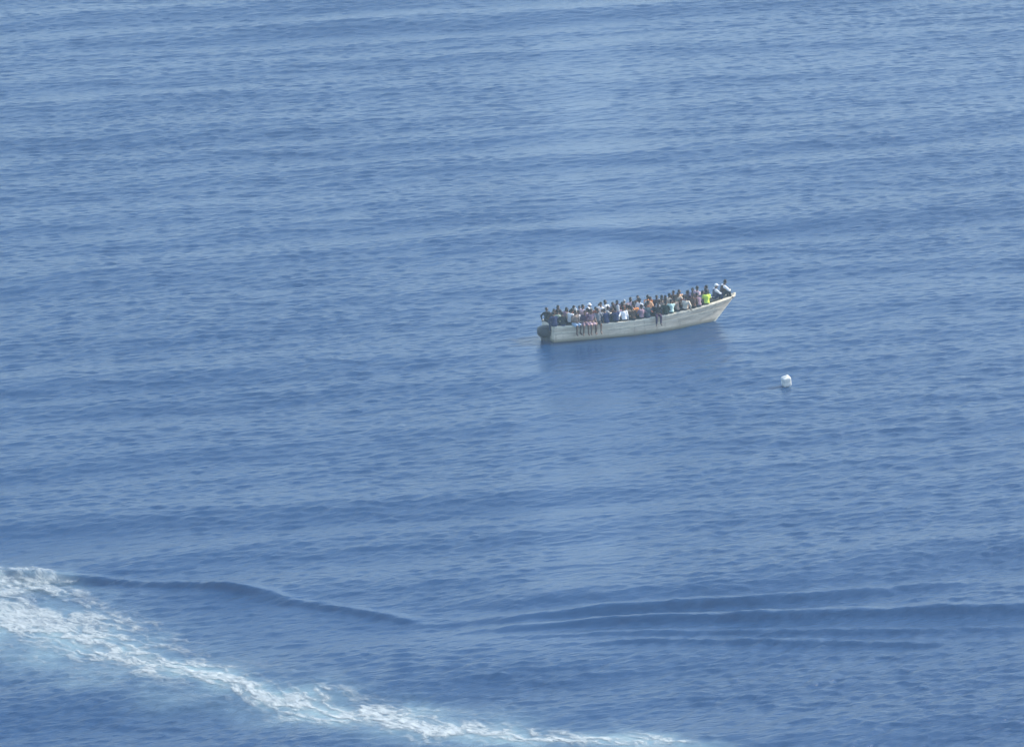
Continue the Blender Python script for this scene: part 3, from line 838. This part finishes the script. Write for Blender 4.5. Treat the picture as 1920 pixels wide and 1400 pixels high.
# (pixel along the boat, row, shirt, trousers, options); rows: F far gunwale, A and B benches, N near gunwale
IN_F, IN_N, OUT_N, FWD, AFT = math.pi, 0.0, math.pi, -math.pi / 2, math.pi / 2
PEOPLE = [
 ('F', 1026, 'black', 'black', dict(vest=None, pi=4, long_=True)),
 ('F', 1044, 'brown', 'charcoal', dict(pi=1)),
 ('F', 1060, 'taupe', 'denim', dict(pi=3)),
 ('F', 1073, 'maroon', 'black', dict(pi=0)),
 ('F', 1087, 'lilac', 'denim', dict(pi=2)),
 ('F', 1102, 'grey', 'black', dict(pi=0, head='cap', scale=1.06)),
 ('F', 1120, 'plum', 'charcoal', dict(pi=11, long_=True)),
 ('F', 1135, 'white', 'navy', dict(pi=4, scale=1.05)),
 ('F', 1154, 'mauve', 'black', dict(pi=3, long_=True)),
 ('F', 1168, 'taupe', 'denim', dict(pi=1, head='scarf', headcol='pale grey')),
 ('F', 1181, 'pale pink', 'black', dict(pi=0)),
 ('F', 1195, 'brown', 'charcoal', dict(pi=2, scale=1.06)),
 ('F', 1212, 'orange', 'black', dict(pi=14, scale=1.05)),
 ('F', 1230, 'plum', 'navy', dict(pi=0, long_=True)),
 ('F', 1246, 'rust', 'charcoal', dict(pi=11)),
 ('F', 1263, 'brown', 'black', dict(pi=2)),
 ('F', 1276, 'peach', 'denim', dict(pi=4)),
 ('F', 1298, 'lilac', 'black', dict(pi=0, scale=1.06)),
 ('F', 1321, 'olive', 'black', dict(pi=1, scale=1.02)),
 ('B', 1040, 'brown', 'navy', dict(pi=3)),
 ('B', 1056, 'mauve', 'charcoal', dict(pi=1)),
 ('B', 1068, 'rust', 'black', dict(pi=0)),
 ('B', 1084, 'pale pink', 'denim', dict(pi=2)),
 ('B', 1101, 'beige', 'black', dict(pi=3, head='scarf')),
 ('B', 1114, 'white', 'charcoal', dict(pi=0)),
 ('B', 1132, 'mauve', 'black', dict(pi=11, long_=True)),
 ('B', 1148, 'rust', 'navy', dict(pi=1)),
 ('B', 1164, 'lilac', 'charcoal', dict(pi=3)),
 ('B', 1184, 'white', 'black', dict(pi=2)),
 ('B', 1203, 'peach', 'denim', dict(pi=0, skin=3, scale=1.06)),
 ('B', 1219, 'cream', 'black', dict(pi=1)),
 ('B', 1238, 'cream', 'charcoal', dict(pi=0)),
 ('B', 1253, 'cream', 'black', dict(pi=3)),
 ('B', 1270, 'plum', 'denim', dict(pi=2)),
 ('B', 1288, 'pale pink', 'charcoal', dict(pi=4, scale=1.06)),
 ('B', 1309, 'charcoal', 'black', dict(pi=0)),
 ('A', 1050, 'sage', 'denim', dict(pi=3)),
 ('A', 1066, 'white', 'black', dict(pi=1)),
 ('A', 1079, 'white', 'denim', dict(pi=0, long_=True)),
 ('A', 1097, 'mauve', 'charcoal', dict(pi=2)),
 ('A', 1112, 'pale grey', 'navy', dict(pi=3, head='cap')),
 ('A', 1130, 'cream', 'black', dict(pi=1)),
 ('A', 1150, 'mauve', 'denim', dict(pi=0, head='scarf', headcol='pale grey')),
 ('A', 1170, 'beige', 'black', dict(pi=11)),
 ('A', 1190, 'orange', 'charcoal', dict(pi=3)),
 ('A', 1206, 'rust', 'black', dict(pi=0, long_=True)),
 ('A', 1224, 'pale grey', 'denim', dict(pi=1)),
 ('A', 1243, 'beige', 'black', dict(pi=2)),
 ('A', 1262, 'dark green', 'charcoal', dict(pi=0, long_=True)),
 ('A', 1278, 'rust', 'denim', dict(pi=3)),
 ('A', 1296, 'rust', 'black', dict(pi=0, long_=True)),
 ('A', 1318, 'grey', 'black', dict(pi=0)),
 ('N', 1040, 'navy', 'navy', dict(pi=3, rot=IN_N, long_=True)),
 ('N', 1056, 'black', 'navy', dict(pi=1, rot=IN_N, long_=True)),
 ('N', 1078, 'taupe', 'pale blue', dict(pi=7, rot=OUT_N, shorts=True)),
 ('N', 1096, 'plum', 'mauve', dict(pi=8, rot=OUT_N, shorts=True, skin=3)),
 ('N', 1108, 'mauve', 'pale pink', dict(pi=7, rot=OUT_N, shorts=True, skin=3)),
 ('N', 1121, 'grey', 'charcoal', dict(pi=9, rot=OUT_N, shorts=True, skin=3)),
 ('N', 1137, 'navy', 'navy', dict(pi=3, rot=IN_N, long_=True)),
 ('N', 1154, 'navy', 'black', dict(pi=5, rot=IN_N, long_=True)),
 ('N', 1171, 'white', 'charcoal', dict(pi=13, rot=IN_N - .4, long_=True)),
 ('N', 1187, 'brown', 'black', dict(pi=3, rot=IN_N)),
 ('N', 1202, 'mauve', 'black', dict(pi=12, rot=IN_N + .5)),
 ('N', 1214, 'teal', 'navy', dict(pi=1, rot=IN_N, long_=True)),
 ('N', 1233, 'black', 'plum', dict(pi=8, rot=OUT_N)),
 ('N', 1247, 'dark green', 'black', dict(pi=2, rot=IN_N - .5)),
 ('N', 1258, 'mint', 'dark green', dict(pi=11, rot=IN_N)),
 ('N', 1272, 'taupe', 'black', dict(pi=3, rot=IN_N + .6)),
 ('N', 1285, 'cream', 'brown', dict(pi=12, rot=IN_N - .3, long_=True, skin=2)),
 ('N', 1300, 'brown', 'black', dict(pi=1, rot=IN_N)),
 ('N', 1311, 'mauve', 'charcoal', dict(pi=3, rot=IN_N)),
 ('N', 1326, 'lime', 'olive', dict(pi=0, rot=IN_N + .2)),
 ('C', 1341, 'white', 'navy', dict(pi=5, rot=FWD, long_=True, vest='slate blue', head='cap', scale=1.12, dz=.12)),
 ('C', 1355, 'white', 'charcoal', dict(pi=6, rot=FWD, long_=True, vest='brown', scale=1.1, dz=.16)),
]
PEOPLE += [('C', px_, c_, t_, dict(pi=p_, scale=.98, head=h_, headcol='pale grey')) for px_, c_, t_, p_, h_ in (
    (1046, 'taupe', 'black', 1, 'hair'), (1064, 'beige', 'denim', 3, 'hair'), (1082, 'brown', 'black', 0, 'scarf'), (1100, 'pale pink', 'charcoal', 11, 'hair'),
    (1118, 'rust', 'black', 2, 'hair'), (1136, 'pale grey', 'denim', 1, 'hair'), (1156, 'brown', 'black', 0, 'hair'), (1176, 'orange', 'charcoal', 3, 'hair'),
    (1196, 'mauve', 'black', 2, 'hair'), (1214, 'white', 'denim', 1, 'scarf'), (1234, 'taupe', 'black', 0, 'hair'), (1254, 'plum', 'charcoal', 3, 'hair'))]
PX0 = 1028.0
ROWNAME = {'F': 'on the far gunwale', 'B': 'on a bench behind the middle', 'A': 'on a bench nearer the camera', 'N': 'on the near gunwale'}
built = []
for row, px, shirt, trou, op in PEOPLE:
    op = dict(op); pi = op.pop('pi'); rot = op.pop('rot', None); fixed = rot is not None; dz = op.pop('dz', 0.0)
    if row == 'A' and px > 1270: pi = 5
    u = (px - PX0) / 34.0 / FW.x
    for _ in range(6):                       # sideways place depends on the beam there
        uc = min(max(u, 0.15), LOA - .15); b_ = beam(t_of_u(uc))
        v = {'F': b_ - .24, 'B': .40 * b_, 'A': (-.42 if px < 1270 else -.2) * b_, 'C': -.02, 'N': -b_ + .05}[row]
        u = ((px - PX0) / 34.0 + v * LF.x * -1) / FW.x
    zs = f_sheer(t_of_u(min(max(u, 0.0), LOA)))
    z = zs + {'F': -.075, 'N': .035}.get(row, -.06) + dz
    if row in 'ABC' and not dz:               # sit on the nearest thwart
        u = min(BENCH_U, key=lambda q: abs(q - u) + (10 if any(k[0] == row and abs(k[1] - q) < .1 for k in built) else 0))
        z = f_sheer(t_of_u(u)) - .08
    if rot is None:
        rot = IN_F if row == 'F' else prng.choice((FWD, FWD + .2, AFT, IN_N)) if row == 'A' else prng.choice((FWD, FWD, AFT, IN_F + .6, IN_F - .4) if px < 1285 else (FWD + .2, FWD + .5, AFT - .3))
    rot += prng.uniform(-.12, .12) if row == 'C' and fixed else prng.uniform(-.45, .45) if row != 'N' else prng.uniform(-.3, .3)
    z += {'F': prng.uniform(-.05, .12), 'N': 0}.get(row, prng.uniform(0, .10)); v += {'F': prng.uniform(-.12, .08), 'N': prng.uniform(0, .10)}.get(row, 0)
    op.setdefault('skin', prng.choice((0, 1, 1, 2, 2, 3)))
    op.setdefault('scale', 1.0); op['scale'] *= prng.uniform(.86, 1.01)
    o = person(u, v, z, rot, pi, shirt, trou, **op)
    built.append([row, u, o, shirt, trou, op, px])

# labels: look first, then neighbours in the same row
for row in 'FBCAN':
    rr = sorted([b for b in built if b[0] == row], key=lambda b: b[1])
    for i, (rw, u, o, shirt, trou, op, px) in enumerate(rr):
        head = {'cap': ' and white cap', 'scarf': ' and pale headscarf'}.get(op.get('head'), '')
        where = {'F': 'on far side', 'B': 'in far middle row', 'A': 'in near middle row', 'C': 'along the centreline', 'N': 'on near gunwale'}[row]
        me_ = f'person in {shirt} shirt{head}'
        if op.get('vest'): me_ = f'person in {shirt} sleeves, {op["vest"]} vest{head}'
        if shirt == 'white' and px > 1330:
            lab = me_ + ('  at the very tip of the bow' if px > 1355 else ', seated just behind the bow tip')
        elif i == 0: lab = f'{me_} {where}, first from the stern'
        elif i == len(rr) - 1: lab = f'{me_} {where}, beside {rr[i-1][3]} shirt'
        else: lab = f'{me_} {where}, between {rr[i-1][3]} and {rr[i+1][3]}'
        tag(o, lab, 'person', 'people crowded aboard the boat')
labs = [b[2]['label'] for b in built]
for l in labs:
    if labs.count(l) > 1: print('DUP', l)
    if len(l.split()) > 16: print('LONG', l)

# ------------------------------------------------------------------ floating container
def container():
    p = at(1474, 721)
    root = bpy.data.objects.new('plastic_container', None); COL.objects.link(root)
    root.location = (p.x, p.y, 0.20)
    root.rotation_euler = (R(12), R(-12), R(22)); root.scale = (.88, .88, .74)
    tag(root, 'white plastic container floating alone in open water right of the boat', 'container')
    W = simple_mat('white_plastic', (.72, .71, .66), .45, .1, 5, .4)
    c = MB()
    c.loft([rounded_ring(0, 0, z, sx, sy, 28, 7) for z, sx, sy in ((-.34, .19, .17), (-.32, .24, .22), (-.28, .25, .23), (-.02, .25, .23), (.0, .24, .22), (.02, .25, .23), (.26, .25, .23), (.31, .235, .215), (.33, .19, .17), (.34, .10, .10))])
    link('shell', c.mesh('shell'), W, root)
    c = MB(); c.loft([rounded_ring(.1, .08, z, r_, r_, 16, 2) for z, r_ in ((.33, .05), (.39, .05), (.395, .04))])
    link('cap', c.mesh('cap'), W, root)
    c = MB()
    pts = [(-.16, 0, .32), (-.15, 0, .40), (0, -.02, .41), (.04, -.02, .33)]
    for a, b_ in zip(pts[:-1], pts[1:]): c.cap(a, .02, b_, .02)
    link('handle', c.mesh('handle'), W, root)
container()

# ------------------------------------------------------------------ sea haze
hz = MB(); hz.box((0, 1000, 50), (9000, 11000, 104))
hm_ = bpy.data.materials.new('haze'); hm_.use_nodes = True
nt = hm_.node_tree
nt.nodes.remove(nt.nodes['Principled BSDF'])
pv = nt.nodes.new('ShaderNodeVolumePrincipled')
pv.inputs['Color'].default_value = (0.58, 0.82, 1.0, 1)
pv.inputs['Density'].default_value = 0.00036
nt.links.new(pv.outputs[0], nt.nodes['Material Output'].inputs['Volume'])
hz_o = link('haze', hz.mesh('haze'), hm_, smooth=False)
tag(hz_o, 'thin blue sea haze over the water', 'haze', kind='stuff')
